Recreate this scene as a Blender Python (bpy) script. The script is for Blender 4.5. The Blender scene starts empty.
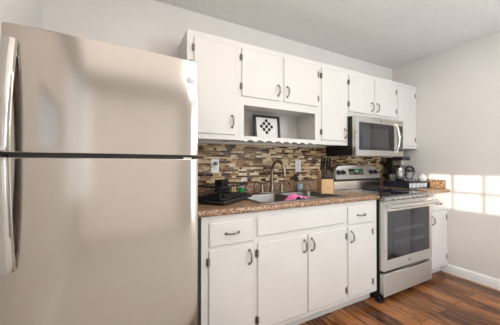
import bpy, bmesh, math, random
from mathutils import Vector, Matrix
random.seed(7)
S = bpy.context.scene
COL = S.collection

# ------------------------------------------------------------------ camera
cam_d = bpy.data.cameras.new('camera')
cam = bpy.data.objects.new('camera', cam_d); COL.objects.link(cam)
cam_d.sensor_fit = 'HORIZONTAL'; cam_d.sensor_width = 36.0
cam_d.lens = 36.0 * 244.35 / 500.0
cam_d.clip_start = 0.05
cam.location = (-1.899, -1.984, 1.1805)
cam.rotation_euler = (math.radians(90 + 0.374), 0, math.radians(-27.47))
S.camera = cam
# ------------------------------------------------------------------ world, sun, daylight, added fill lights, exposure
W = bpy.data.worlds.new('world'); S.world = W; W.use_nodes = True
wn = W.node_tree.nodes; wl = W.node_tree.links
wn['Background'].inputs['Color'].default_value = (0.75, 0.86, 1.0, 1)
wn['Background'].inputs['Strength'].default_value = 1.0
S.view_settings.view_transform = 'Standard'
S.view_settings.look = 'None'
S.view_settings.exposure = -0.05
S.view_settings.gamma = 1.0
S.view_settings.use_curve_mapping = False
SUN_DIR = Vector((3.6, 1.2, -0.62)).normalized()
sd = bpy.data.lights.new('sun', 'SUN'); sd.energy = 4.5; sd.angle = math.radians(0.6); sd.color = (1.0, 0.90, 0.76)
so = bpy.data.objects.new('sun', sd); COL.objects.link(so)
so.rotation_euler = SUN_DIR.to_track_quat('-Z', 'Y').to_euler(); so.location = (-6, -3, 4)

def area(name, loc, direction, sx, sy, energy, color):
    l = bpy.data.lights.new(name, 'AREA'); l.shape = 'RECTANGLE'; l.size = sx; l.size_y = sy
    l.energy = energy; l.color = color
    o = bpy.data.objects.new(name, l); COL.objects.link(o); o.location = loc
    o.rotation_euler = Vector(direction).to_track_quat('-Z', 'Y').to_euler()
    return o
area('daylight_left_window', (-2.33, -3.0, 1.5), (1, 0.25, 0), 1.8, 1.5, 5, (0.75, 0.88, 1.0))
area('fill_rear_right', (0.85, -3.97, 1.2), (-0.15, 1, 0), 0.75, 2.2, 27, (0.86, 0.93, 1.0))  # added fill that brightens the cabinet fronts, no known glazing
area('fill_rear_left', (-1.45, -3.97, 1.15), (0, 1, 0), 1.7, 2.2, 5.5, (1.0, 0.96, 0.92))  # added fill to lift the fridge reflection, no curtain hangs there
area('fill_ceiling', (-0.75, -1.95, 2.40), (0, 0, -1), 2.9, 2.8, 26, (1.0, 0.93, 0.86))  # added broad fill just under the ceiling, not an opening
pl = bpy.data.lights.new('fill_cool', 'POINT'); pl.energy = 34; pl.color = (0.80, 0.90, 1.0); pl.shadow_soft_size = 0.25
po = bpy.data.objects.new('fill_cool', pl); COL.objects.link(po); po.location = (0.35, -2.45, 1.85)  # added cool point fill standing in for daylight, no pendant here
ql = bpy.data.lights.new('fill_warm', 'POINT'); ql.energy = 13; ql.color = (1.0, 0.92, 0.84); ql.shadow_soft_size = 0.2
qo = bpy.data.objects.new('fill_warm', ql); COL.objects.link(qo); qo.location = (-1.15, -1.5, 1.95)  # added warm point fill for the back wall, no fixture here

# ------------------------------------------------------------------ helpers
ORG = {}
class MB:
    """collects shapes (world coordinates) for one mesh"""
    def __init__(s): s.v = []; s.f = []; s.m = []; s.sm = []
    def add(s, vs, fs, m=0, smooth=False):
        n = len(s.v); s.v += [tuple(v) for v in vs]
        for f in fs: s.f.append([n + i for i in f]); s.m.append(m); s.sm.append(smooth)
        return s
    def box(s, x0, x1, y0, y1, z0, z1, m=0):
        vs = [(x, y, z) for z in (z0, z1) for y in (y0, y1) for x in (x0, x1)]
        return s.add(vs, [(0,2,3,1),(4,5,7,6),(0,1,5,4),(2,6,7,3),(0,4,6,2),(1,3,7,5)], m)
    def prism(s, pts, axis, a, b, m=0, smooth=False):
        """extrude a 2D outline along axis (0:x,1:y,2:z) from a to b"""
        def mk(p, t):
            return (t, p[0], p[1]) if axis == 0 else ((p[0], t, p[1]) if axis == 1 else (p[0], p[1], t))
        n = len(pts); vs = [mk(p, a) for p in pts] + [mk(p, b) for p in pts]
        fs = [tuple(range(n)), tuple(range(2*n-1, n-1, -1))]
        s.add(vs, fs, m, False)
        k = len(s.v) - 2*n
        for i in range(n):
            j = (i+1) % n
            s.f.append([k+i, k+n+i, k+n+j, k+j]); s.m.append(m); s.sm.append(smooth)
        return s
    def tube(s, path, r, seg=10, m=0, closed=False, cap=True, flat=1.0, ref=None):
        path = [Vector(p) for p in path]; n = len(path); rs = r if isinstance(r, (list, tuple)) else [r]*n
        rings = []; up = None
        for i, p in enumerate(path):
            if closed: t = path[(i+1) % n] - path[i-1]
            else: t = path[min(i+1, n-1)] - path[max(i-1, 0)]
            t.normalize()
            if up is None:
                up = Vector(ref) if ref else (Vector((0,0,1)) if abs(t.z) < .9 else Vector((1,0,0)))
            u = up - t*up.dot(t); u.normalize(); w = t.cross(u); up = u
            rings.append([p + (u*math.cos(a)*flat + w*math.sin(a))*rs[i] for a in [2*math.pi*k/seg for k in range(seg)]])
        vs = [v for R in rings for v in R]; fs = []
        for i in range(n if closed else n-1):
            j = (i+1) % n
            for k in range(seg):
                l = (k+1) % seg
                fs.append((i*seg+k, j*seg+k, j*seg+l, i*seg+l))
        s.add(vs, fs, m, True)
        if cap and not closed:
            b = len(s.v) - len(vs)
            s.f.append([b+k for k in range(seg)]); s.m.append(m); s.sm.append(False)
            s.f.append([b+(n-1)*seg+k for k in reversed(range(seg))]); s.m.append(m); s.sm.append(False)
        return s
    def lathe(s, prof, c, seg=28, m=0, axis=2, cap=True):
        """prof: list of (radius, height) ; axis 2 = upright, axis 1 = pointing to -y"""
        vs = []
        for (r, h) in prof:
            for k in range(seg):
                a = 2*math.pi*k/seg
                if axis == 2: vs.append((c[0]+r*math.cos(a), c[1]+r*math.sin(a), c[2]+h))
                elif axis == 1: vs.append((c[0]+r*math.cos(a), c[1]-h, c[2]+r*math.sin(a)))
                else: vs.append((c[0]+h, c[1]+r*math.cos(a), c[2]+r*math.sin(a)))
        fs = []
        for i in range(len(prof)-1):
            for k in range(seg):
                l = (k+1) % seg; fs.append((i*seg+k, i*seg+l, (i+1)*seg+l, (i+1)*seg+k))
        s.add(vs, fs, m, True)
        if cap:
            b = len(s.v)-len(vs)
            if prof[0][0] > 1e-5: s.f.append([b+k for k in reversed(range(seg))]); s.m.append(m); s.sm.append(False)
            e = b+(len(prof)-1)*seg
            if prof[-1][0] > 1e-5: s.f.append([e+k for k in range(seg)]); s.m.append(m); s.sm.append(False)
        return s
    def xf(s, M):
        s.v = [tuple(M @ Vector(v)) for v in s.v]; return s
    def build(s, name, mats, parent=None, bevel=0.0, label=None, bseg=2, subsurf=0):
        if not isinstance(mats, (list, tuple)): mats = [mats]
        o0 = ORG[parent.name] if parent else None
        me = bpy.data.meshes.new(name)
        sh = o0 if o0 is not None else Vector((0,0,0))
        if parent is None and s.v:
            xs = [v[0] for v in s.v]; ys = [v[1] for v in s.v]; zs = [v[2] for v in s.v]
            sh = Vector(((min(xs)+max(xs))/2, (min(ys)+max(ys))/2, min(zs)))
        me.from_pydata([tuple(Vector(v)-sh) for v in s.v], [], s.f)
        for mt in mats: me.materials.append(mt)
        me.polygons.foreach_set('material_index', s.m); me.polygons.foreach_set('use_smooth', s.sm)
        bm = bmesh.new(); bm.from_mesh(me)
        bmesh.ops.remove_doubles(bm, verts=bm.verts, dist=1e-6)
        bmesh.ops.recalc_face_normals(bm, faces=bm.faces); bm.to_mesh(me); bm.free()
        me.set_sharp_from_angle(angle=math.radians(42))
        o = bpy.data.objects.new(name, me); COL.objects.link(o)
        if parent: o.parent = parent
        else: o.location = sh
        ORG[o.name] = sh
        if bevel:
            b = o.modifiers.new('bevel', 'BEVEL'); b.width = bevel; b.segments = bseg; b.limit_method = 'ANGLE'; b.angle_limit = math.radians(35)
            for p in me.polygons: p.use_smooth = True
            me.set_sharp_from_angle(angle=math.radians(30)); b.harden_normals = True
        if subsurf:
            q = o.modifiers.new('sub', 'SUBSURF'); q.levels = subsurf; q.render_levels = subsurf
        if label: o['label'] = label
        return o
def thing(name, label, cat, loc, group=None):
    o = bpy.data.objects.new(name, None); COL.objects.link(o); o.location = loc; o.empty_display_size = .1
    o['label'] = label; o['category'] = cat
    if group: o['group'] = group
    ORG[o.name] = Vector(loc); return o
def tag(o, label, cat, group=None):
    o['label'] = label; o['category'] = cat
    if group: o['group'] = group
    return o
def struct(o): o['kind'] = 'structure'; return o
def rot_about(c, deg):
    return Matrix.Translation(Vector(c)) @ Matrix.Rotation(math.radians(deg), 4, 'Z')
def arc(c, r, a0, a1, n, plane='xz'):
    out = []
    for i in range(n+1):
        a = math.radians(a0+(a1-a0)*i/n); u, v = r*math.cos(a), r*math.sin(a)
        out.append((c[0]+u, c[1], c[2]+v) if plane == 'xz' else ((c[0], c[1]+u, c[2]+v) if plane == 'yz' else (c[0]+u, c[1]+v, c[2])))
    return out

# ------------------------------------------------------------------ materials
def pm(name, color, rough=.5, metal=0., spec=.5, coat=0., trans=0., emit=None, estr=0., ior=1.45, alpha=1.):
    m = bpy.data.materials.new(name); m.use_nodes = True; b = m.node_tree.nodes['Principled BSDF']
    b.inputs['Base Color'].default_value = (*color, 1); b.inputs['Roughness'].default_value = rough
    b.inputs['Metallic'].default_value = metal; b.inputs['Specular IOR Level'].default_value = spec
    b.inputs['Coat Weight'].default_value = coat; b.inputs['Transmission Weight'].default_value = trans
    b.inputs['IOR'].default_value = ior; b.inputs['Alpha'].default_value = alpha
    if emit: b.inputs['Emission Color'].default_value = (*emit, 1); b.inputs['Emission Strength'].default_value = estr
    return m
def nodes(m): return m.node_tree.nodes, m.node_tree.links, m.node_tree.nodes['Principled BSDF']
def noisebump(m, scale, strength, dist=.002, detail=3):
    n, l, b = nodes(m)
    tc = n.new('ShaderNodeTexCoord'); t = n.new('ShaderNodeTexNoise'); t.inputs['Scale'].default_value = scale; t.inputs['Detail'].default_value = detail
    u = n.new('ShaderNodeBump'); u.inputs['Strength'].default_value = strength; u.inputs['Distance'].default_value = dist
    l.new(tc.outputs['Object'], t.inputs['Vector']); l.new(t.outputs['Fac'], u.inputs['Height']); l.new(u.outputs['Normal'], b.inputs['Normal'])
def colnoise(m, c1, c2, scale, detail=2, vec=(1,1,1), lo=.35, hi=.65):
    n, l, b = nodes(m)
    tc = n.new('ShaderNodeTexCoord'); mp = n.new('ShaderNodeMapping'); mp.inputs['Scale'].default_value = vec
    t = n.new('ShaderNodeTexNoise'); t.inputs['Scale'].default_value = scale; t.inputs['Detail'].default_value = detail
    r = n.new('ShaderNodeValToRGB'); r.color_ramp.elements[0].position = lo; r.color_ramp.elements[1].position = hi
    r.color_ramp.elements[0].color = (*c1, 1); r.color_ramp.elements[1].color = (*c2, 1)
    l.new(tc.outputs['Object'], mp.inputs['Vector']); l.new(mp.outputs['Vector'], t.inputs['Vector']); l.new(t.outputs['Fac'], r.inputs['Fac']); l.new(r.outputs['Color'], b.inputs['Base Color'])

M_wall = pm('wall_paint', (.74, .705, .67), .75, spec=.3); colnoise(M_wall, (.73,.695,.66), (.75,.715,.68), 3); noisebump(M_wall, 180, .08)
M_ceil = pm('ceiling_paint', (.68, .66, .63), .9, spec=.2); colnoise(M_ceil, (.69,.675,.655), (.77,.755,.735), 60, 3); noisebump(M_ceil, 70, .7, .008, 4)
M_white = pm('cabinet_white', (.64, .61, .58), .38, spec=.4); colnoise(M_white, (.63,.60,.57), (.65,.62,.59), 4)
M_trim = pm('trim_white', (.82, .81, .79), .4); colnoise(M_trim, (.81,.80,.78), (.83,.82,.80), 4)
M_nick = pm('brushed_nickel', (.25, .225, .19), .27, 1.0)
M_hinge = pm('hinge_metal', (.24, .215, .18), .38, 1.0)
M_black = pm('black_plastic', (.012, .012, .013), .35)
M_blackm = pm('black_matte', (.03, .03, .031), .4)
M_bglass = pm('black_glass', (.006, .006, .007), .04, ior=1.7)
M_chrome = pm('chrome', (.75, .74, .72), .12, 1.0)
def steel(name, col, rough, aniso, vertical=False, streak=.06):
    m = pm(name, col, rough, 1.0); n, l, b = nodes(m)
    tc = n.new('ShaderNodeTexCoord'); mp = n.new('ShaderNodeMapping')
    mp.inputs['Scale'].default_value = (2, 2, 160) if not vertical else (160, 160, 3)
    t = n.new('ShaderNodeTexNoise'); t.inputs['Scale'].default_value = 3; t.inputs['Detail'].default_value = 3
    r = n.new('ShaderNodeMapRange'); r.inputs['To Min'].default_value = rough-streak; r.inputs['To Max'].default_value = rough+streak
    l.new(tc.outputs['Object'], mp.inputs['Vector']); l.new(mp.outputs['Vector'], t.inputs['Vector']); l.new(t.outputs['Fac'], r.inputs['Value']); l.new(r.outputs['Result'], b.inputs['Roughness'])
    b.inputs['Anisotropic'].default_value = aniso; b.inputs['Anisotropic Rotation'].default_value = .25
    tg = n.new('ShaderNodeTangent'); tg.direction_type = 'RADIAL'; tg.axis = 'Z'; l.new(tg.outputs['Tangent'], b.inputs['Tangent'])
    return m
M_fridge = steel('fridge_steel', (.455, .41, .37), .14, .4, streak=.04)
M_steel = steel('range_steel', (.76, .75, .74), .46, .86, streak=.04)
M_steel2 = steel('trim_steel', (.60, .58, .56), .2, .5, streak=.04)
M_faucet = pm('faucet_bronze', (.27, .235, .19), .24, 1.0)
M_sink = steel('sink_steel', (.27, .255, .24), .45, .2)
M_satin = pm('satin_silver', (.66, .65, .63), .25, 1.0)

def floor_mat():
    m = pm('wood_floor', (.3, .12, .05), .2, spec=.35); n, l, b = nodes(m)
    tc = n.new('ShaderNodeTexCoord'); mp = n.new('ShaderNodeMapping'); mp.inputs['Rotation'].default_value = (0, 0, math.radians(90))
    br = n.new('ShaderNodeTexBrick'); br.inputs['Scale'].default_value = 1.0; br.inputs['Brick Width'].default_value = 1.05; br.inputs['Row Height'].default_value = .125
    br.inputs['Mortar Size'].default_value = .0016; br.inputs['Color1'].default_value = (0,0,0,1); br.inputs['Color2'].default_value = (1,1,1,1); br.inputs['Mortar'].default_value = (.5,.5,.5,1); br.offset = .37
    l.new(tc.outputs['Object'], mp.inputs['Vector']); l.new(mp.outputs['Vector'], br.inputs['Vector'])
    # streaky grain along the board, shifted per board
    sep = n.new('ShaderNodeVectorMath'); sep.operation = 'SCALE'; sep.inputs['Scale'].default_value = 7.0
    l.new(br.outputs['Color'], sep.inputs[0])
    ad = n.new('ShaderNodeVectorMath'); ad.operation = 'ADD'; l.new(tc.outputs['Object'], ad.inputs[0]); l.new(sep.outputs['Vector'], ad.inputs[1])
    mg = n.new('ShaderNodeMapping'); mg.inputs['Scale'].default_value = (42, 6, 1); l.new(ad.outputs['Vector'], mg.inputs['Vector'])
    g = n.new('ShaderNodeTexNoise'); g.inputs['Scale'].default_value = 1.0; g.inputs['Detail'].default_value = 5; g.inputs['Roughness'].default_value = .62; g.inputs['Distortion'].default_value = .6
    l.new(mg.outputs['Vector'], g.inputs['Vector'])
    mx = n.new('ShaderNodeMix'); mx.data_type = 'FLOAT'; mx.inputs['Factor'].default_value = .30
    l.new(g.outputs['Fac'], mx.inputs['A']); l.new(br.outputs['Color'], mx.inputs['B'])
    r = n.new('ShaderNodeValToRGB'); e = r.color_ramp.elements
    e[0].position = .25; e[0].color = (.018, .007, .004, 1); e[1].position = .74; e[1].color = (.44, .18, .06, 1)
    k = e.new(.43); k.color = (.11, .04, .015, 1); k = e.new(.58); k.color = (.29, .115, .040, 1)
    l.new(mx.outputs['Result'], r.inputs['Fac'])
    dk = n.new('ShaderNodeMix'); dk.data_type = 'RGBA'; dk.inputs['B'].default_value = (.03, .012, .006, 1)
    l.new(br.outputs['Fac'], dk.inputs['Factor']); l.new(r.outputs['Color'], dk.inputs['A']); l.new(dk.outputs['Result'], b.inputs['Base Color'])
    bu = n.new('ShaderNodeBump'); bu.inputs['Strength'].default_value = .15; bu.inputs['Distance'].default_value = .002
    l.new(g.outputs['Fac'], bu.inputs['Height']); l.new(bu.outputs['Normal'], b.inputs['Normal'])
    return m
M_floor = floor_mat()

def granite():
    m = pm('granite_laminate', (.4, .25, .15), .28); n, l, b = nodes(m)
    tc = n.new('ShaderNodeTexCoord')
    t = n.new('ShaderNodeTexNoise'); t.inputs['Scale'].default_value = 65; t.inputs['Detail'].default_value = 6; t.inputs['Roughness'].default_value = .7
    r = n.new('ShaderNodeValToRGB'); e = r.color_ramp.elements
    e[0].position = .33; e[0].color = (.05, .028, .018, 1); e[1].position = .68; e[1].color = (.64, .50, .37, 1)
    k = e.new(.43); k.color = (.20, .105, .058, 1); k = e.new(.52); k.color = (.37, .215, .125, 1); k = e.new(.60); k.color = (.50, .345, .22, 1)
    v = n.new('ShaderNodeTexVoronoi'); v.inputs['Scale'].default_value = 240
    r2 = n.new('ShaderNodeValToRGB'); r2.color_ramp.interpolation = 'CONSTANT'; r2.color_ramp.elements[0].color = (0,0,0,1); r2.color_ramp.elements[1].position = .86; r2.color_ramp.elements[1].color = (1,1,1,1)
    mx = n.new('ShaderNodeMix'); mx.data_type = 'RGBA'; mx.inputs['B'].default_value = (.05, .03, .02, 1)
    sx = n.new('ShaderNodeSeparateColor')
    l.new(tc.outputs['Object'], t.inputs['Vector']); l.new(tc.outputs['Object'], v.inputs['Vector'])
    l.new(t.outputs['Fac'], r.inputs['Fac']); l.new(v.outputs['Color'], sx.inputs['Color']); l.new(sx.outputs['Red'], r2.inputs['Fac'])
    l.new(r2.outputs['Color'], mx.inputs['Factor']); l.new(r.outputs['Color'], mx.inputs['A']); l.new(mx.outputs['Result'], b.inputs['Base Color'])
    return m
M_gran = granite()

# ------------------------------------------------------------------ room shell
XL, XR, YB, YR, H = -2.359, 1.243, 0.0, -4.0, 2.43
T = .12
def wall_with_hole(axis, pos, thick, a0, a1, z0, z1, hole=None):
    """axis 0: wall in the plane x=pos spanning y a0..a1 ; axis 1: wall in the plane y=pos spanning x"""
    mb = MB()
    def bx(u0, u1, w0, w1):
        if axis == 0: mb.box(min(pos,pos+thick), max(pos,pos+thick), u0, u1, w0, w1)
        else: mb.box(u0, u1, min(pos,pos+thick), max(pos,pos+thick), w0, w1)
    if not hole: bx(a0, a1, z0, z1)
    else:
        h0, h1, w0, w1 = hole
        bx(a0, h0, z0, z1); bx(h1, a1, z0, z1); bx(h0, h1, z0, w0); bx(h0, h1, w1, z1)
    return mb
struct(MB().box(XL-T, XR+T, YR-T, YB+T, -.1, 0).build('floor', M_floor))
M_added_carpet = pm('added_carpet', (.74, .71, .66), .95, spec=.1); colnoise(M_added_carpet, (.70,.67,.62), (.78,.75,.70), 120); noisebump(M_added_carpet, 400, .6)
struct(MB().box(XL, XR, YR, -1.32, 0.0002, .012).build('floor', M_added_carpet, bevel=.004))  # unseen pale carpet, added to bounce light and brighten the lower fridge
struct(MB().box(XL-T, XR+T, YR-T, YB+T, H, H+.1).build('ceiling', M_ceil))
struct(wall_with_hole(1, YB, T, XL, XR, 0, H).build('wall_back', M_wall))
WLH = (-2.65, -1.62, 1.30, 1.725)
struct(wall_with_hole(0, XL, -T, YR, YB+T, 0, H, WLH).build('wall_left', M_wall))
DRH = (-2.02, -1.14, 0.0, 2.05)
struct(wall_with_hole(0, XR, T, YR, YB+T, 0, H, DRH).build('wall_right', M_wall))
RWH = (.48, 1.20, .10, 2.25)
struct(wall_with_hole(1, YR, -T, XL, XR, 0, H, RWH).build('wall_rear', M_wall))
# window in the left wall (throws the sun on the right wall)
def window(name, axis, pos, thick, hole, nu, nw, bar=.024):
    fr = MB(); h0, h1, w0, w1 = hole; mid = pos+thick*.5
    def bx(u0, u1, v0, v1, d=.03):
        if axis == 0: fr.box(mid-d/2, mid+d/2, u0, u1, v0, v1)
        else: fr.box(u0, u1, mid-d/2, mid+d/2, v0, v1)
    e = .03
    bx(h0, h0+e, w0, w1); bx(h1-e, h1, w0, w1); bx(h0+e, h1-e, w0, w0+e); bx(h0+e, h1-e, w1-e, w1)
    for i in range(1, nu):
        u = h0+(h1-h0)*i/nu; bx(u-bar/2, u+bar/2, w0+e, w1-e, .022)
    for i in range(1, nw):
        v = w0+(w1-w0)*i/nw; bx(h0+e, h1-e, v-bar/2, v+bar/2, .02)
    return struct(fr.build(name, M_trim))
window('window_1', 0, XL, -T, WLH, 4, 2)
window('window_added', 1, YR, -T, RWH, 2, 3, .03)  # unseen rear window, added to go with the rear right fill light
# door in the right wall, just out of the frame, with a small lite
dm = MB(); y0, y1 = DRH[0]+.03, DRH[1]-.03; lx0, lx1 = XR+.03, XR+.07
ly0, ly1, lz0, lz1 = y1-.32, y1-.08, 1.28, 1.62
dm.box(lx0, lx1, y0, ly0, .005, 2.03); dm.box(lx0, lx1, ly1, y1, .005, 2.03); dm.box(lx0, lx1, ly0, ly1, .005, lz0); dm.box(lx0, lx1, ly0, ly1, lz1, 2.03)
struct(dm.build('door_1', M_trim, bevel=.003))
cas = MB(); cas.box(XR-.015, XR+T, DRH[1]-.03, DRH[1]+.055, 0, 2.11); cas.box(XR-.015, XR+T, DRH[0]-.055, DRH[0]+.03, 0, 2.11); cas.box(XR-.015, XR+T, DRH[0]+.03, DRH[1]-.03, 2.03, 2.11)
struct(cas.build('trim_1', M_trim, bevel=.003))
# baseboards
prof = lambda x, s: [(x, 0), (x+s*.016, 0), (x+s*.016, .075), (x+s*.011, .088), (x+s*.006, .095), (x, .095)]
struct(MB().prism(prof(XR, -1), 1, DRH[1]+.055, -.52).build('baseboard_right', M_trim))
struct(MB().prism(prof(XL, 1), 1, YR, -.86).build('baseboard_left', M_trim))

# ------------------------------------------------------------------ cabinet hardware
def pull(parent, cx, cz, yf, vertical=True, ln=.085):
    """arched nickel pull standing on a front at y=yf"""
    mb = MB(); n = 12; pts = []; rs = []
    for i in range(n+1):
        t = -1+2*i/n; u = t*ln/2; d = .026*(1-t*t*t*t)*1.0
        pts.append((cx, yf-.003-d, cz+u) if vertical else (cx+u, yf-.003-d, cz)); rs.append(.0042+.0022*(1-abs(t)))
    mb.tube(pts, rs, 8, ref=(0, -1, 0))
    for sg in (-1, 1):
        c = (cx, yf, cz+sg*ln/2) if vertical else (cx+sg*ln/2, yf, cz)
        mb.lathe([(.009, -.0005), (.009, .003), (.006, .006), (.0, .007)], c, 12, 0, 1)
    return mb.build('handle', M_nick, parent)
def hinge(parent, x, z, yf, yd, side):
    """exposed hinge at door edge x ; side -1: frame lies to the left of the door"""
    mb = MB()
    mb.box(min(x, x+side*.013), max(x, x+side*.013), yf-.004, yf+.0005, z-.022, z+.022)
    mb.tube([(x+side*.004, yd-.002, z-.022), (x+side*.004, yd-.002, z+.022)], .0045, 8)
    mb.lathe([(.003, 0), (.0045, .002), (.003, .005), (0, .006)], (x+side*.004, yd-.002, z+.022), 8)
    mb.lathe([(0, -.006), (.003, -.005), (.0045, -.002), (.003, 0)], (x+side*.004, yd-.002, z-.022), 8)
    mb.box(min(x, x-side*.008), max(x, x-side*.008), yd-.003, yd+.001, z-.02, z+.02)
    return mb.build('hinge', M_hinge, parent)
def slab(name, parent, x0, x1, z0, z1, yf, th=.010):
    """lipped slab door / drawer front in front of the frame face yf"""
    y = yf-th; b = .006
    mb = MB()
    # shallow lip all round
    vs = []
    for (ins, yy) in ((0, yf-.001), (0, y+.004), (b, y)):
        vs += [(x0+ins, yy, z0+ins), (x1-ins, yy, z0+ins), (x1-ins, yy, z1-ins), (x0+ins, yy, z1-ins)]
    fs = [(3,2,1,0)]
    for k in range(2):
        for i in range(4):
            j = (i+1) % 4; fs.append((k*4+i, k*4+j, (k+1)*4+j, (k+1)*4+i))
    fs.append((8,9,10,11)); mb.add(vs, fs)
    return mb.build(name, M_white, parent, bevel=.0018)

UYF, UTOP, UBOT = -.300, 2.112, 1.361
def wall_cab(label, x0, x1, z0=UBOT, depth=UYF, doors=(), niche=None, name='wall_cabinet'):
    t = thing(name, label, 'cabinet', ((x0+x1)/2, depth/2, z0))
    mb = MB(); p = .018
    # carcass
    mb.box(x0, x0+p, depth+.02, -.001, z0+.012, UTOP); mb.box(x1-p, x1, depth+.02, -.001, z0+.012, UTOP)
    mb.box(x0+p, x1-p, depth+.02, -.001, UTOP-p, UTOP); mb.box(x0+p, x1-p, -.012, -.001, z0+.012, UTOP-p)
    zb = z0+.022 if niche is None else niche
    mb.box(x0+p, x1-p, depth+.02, -.012, zb, zb+.014)
    if niche is not None: mb.box(x0+p, x1-p, depth+.02, -.012, z0+.018, z0+.034)
    mb.build('carcass', M_white, t)
    fr = MB(); st = .042; y0, y1 = depth, depth+.02
    zf = z0 if niche is None else niche-.02
    sl_ = max(st, min(d[0] for d in doors)-x0+.008); sr_ = max(st, x1-max(d[1] for d in doors)+.008)
    fr.box(x0, x0+sl_, y0, y1, z0, UTOP); fr.box(x1-sr_, x1, y0, y1, z0, UTOP)
    fr.box(x0+sl_, x1-sr_, y0, y1, UTOP-.055, UTOP); fr.box(x0+sl_, x1-sr_, y0, y1, zf, zf+.076 if niche is not None else zf+.054)
    if len(doors) == 2: fr.box((x0+x1)/2-.02, (x0+x1)/2+.02, y0, y1, zf+.054 if niche is None else zf+.076, UTOP-.055)
    if niche is None: pass
    fr.build('face_frame', M_white, t, bevel=.0012)
    for (dx0, dx1, dz0, dz1, hside, hz) in doors:
        d = slab('door', t, dx0, dx1, dz0, dz1, depth)
        px = dx1-.03 if hside < 0 else dx0+.03
        pull(d, px, hz, depth-.010)
        hx = dx0 if hside < 0 else dx1
        for z in (dz0+.075, dz1-.075): hinge(d, hx, z, depth, depth-.010, hside)
    return t
wall_cab('tall white wall cabinet beside the refrigerator with one slab door', -1.511, -1.118,
         doors=[(-1.466, -1.149, 1.398, 2.066, -1, 1.497)])
u2 = wall_cab('wide white wall cabinet with two short doors above an open picture niche', -1.118, -.318,
         niche=1.655, doors=[(-1.098, -.738, 1.70, 2.07, -1, 1.785), (-.706, -.332, 1.70, 2.07, 1, 1.785)])
# scalloped valance below the niche
va = MB(); pts = [(-1.076, 1.397), (-1.076, 1.362)]
nsc = 8; x0s, x1s = -1.06, -.375
for i in range(nsc):
    a = x0s+(x1s-x0s)*i/nsc; b_ = x0s+(x1s-x0s)*(i+1)/nsc
    for k in range(9):
        t = k/8; pts.append((a+(b_-a)*t, 1.352+.017*math.sin(math.pi*t)))
pts += [(-.36, 1.362), (-.36, 1.397)]
va.prism(pts, 1, UYF+.001, UYF+.017); va.build('valance', M_white, u2, label='scalloped white valance')
wall_cab('narrow white wall cabinet left of the microwave with one tall door', -.318, .056,
         doors=[(-.290, .034, 1.400, 2.066, -1, 1.475)])
wall_cab('white wall cabinet with two short doors directly above the microwave', .056, .838, z0=1.652,
         doors=[(.068, .432, 1.696, 2.062, -1, 1.775), (.460, .822, 1.696, 2.062, 1, 1.775)])
wall_cab('narrow white wall cabinet in the corner right of the microwave', .838, XR-.002,
         doors=[(.864, 1.190, 1.392, 2.066, 1, 1.47)])

BYF, BTOP = -.610, .876
def base_cab(label, x0, x1, drawers=(), doors=(), false=None, left_panel=False):
    t = thing('base_cabinet', label, 'cabinet', ((x0+x1)/2, BYF/2, 0))
    mb = MB(); p = .018
    mb.box(x0, x0+p, BYF+.02, -.002, .09, BTOP); mb.box(x1-p, x1, BYF+.02, -.002, .09, BTOP)
    mb.box(x0+p, x1-p, BYF+.02, -.002, .10, .118); mb.box(x0+p, x1-p, -.012, -.002, .118, BTOP)
    mb.build('carcass', M_white, t)
    MB().box(x0, x1, -.545, -.53, 0, .0895).build('toe_kick', M_white, t)
    fr = MB(); st = .034; y0, y1 = BYF, BYF+.02
    sl_ = max(st, min(d[0] for d in doors)-x0+.008); sr_ = max(st, x1-max(d[1] for d in doors)+.008)
    fr.box(x0, x0+sl_, y0, y1, .088, BTOP); fr.box(x1-sr_, x1, y0, y1, .088, BTOP)
    fr.box(x0+sl_, x1-sr_, y0, y1, BTOP-.048, BTOP); fr.box(x0+sl_, x1-sr_, y0, y1, .088, .128); fr.box(x0+sl_, x1-sr_, y0, y1, .665, .725)
    if len(doors) == 2: fr.box((x0+x1)/2-.02, (x0+x1)/2+.02, y0, y1, .128, .665)
    fr.build('face_frame', M_white, t, bevel=.0012)
    for (a, b_) in drawers:
        d = slab('drawer', t, a, b_, .695, .838, BYF); pull(d, (a+b_)/2, .765, BYF-.010, False)
    if false: slab('false_front', t, false[0], false[1], .715, .840, BYF)
    for (a, b_, hs) in doors:
        d = slab('door', t, a, b_, .118, .678, BYF)
        pull(d, b_-.03 if hs < 0 else a+.03, .60, BYF-.010)
        for z in (.185, .61): hinge(d, a if hs < 0 else b_, z, BYF, BYF-.010, hs)
    return t
base_cab('white base cabinet beside the refrigerator with one drawer over one door', -1.500, -1.1565, [(-1.455, -1.164)], [(-1.458, -1.164, -1)])
base_cab('wide white sink cabinet with false front over two doors', -1.156, -.3145, false=(-1.136, -.338), doors=[(-1.134, -.727, -1), (-.717, -.336, 1)])
base_cab('white base cabinet left of the range with one drawer over one door', -.314, .048, [(-.312, -.008)], [(-.308, -.018, 1)])
base_cab('narrow white base cabinet in the corner right of the range', .842, XR-.002, [(.880, 1.185)], [(.880, 1.195, 1)])

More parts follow.
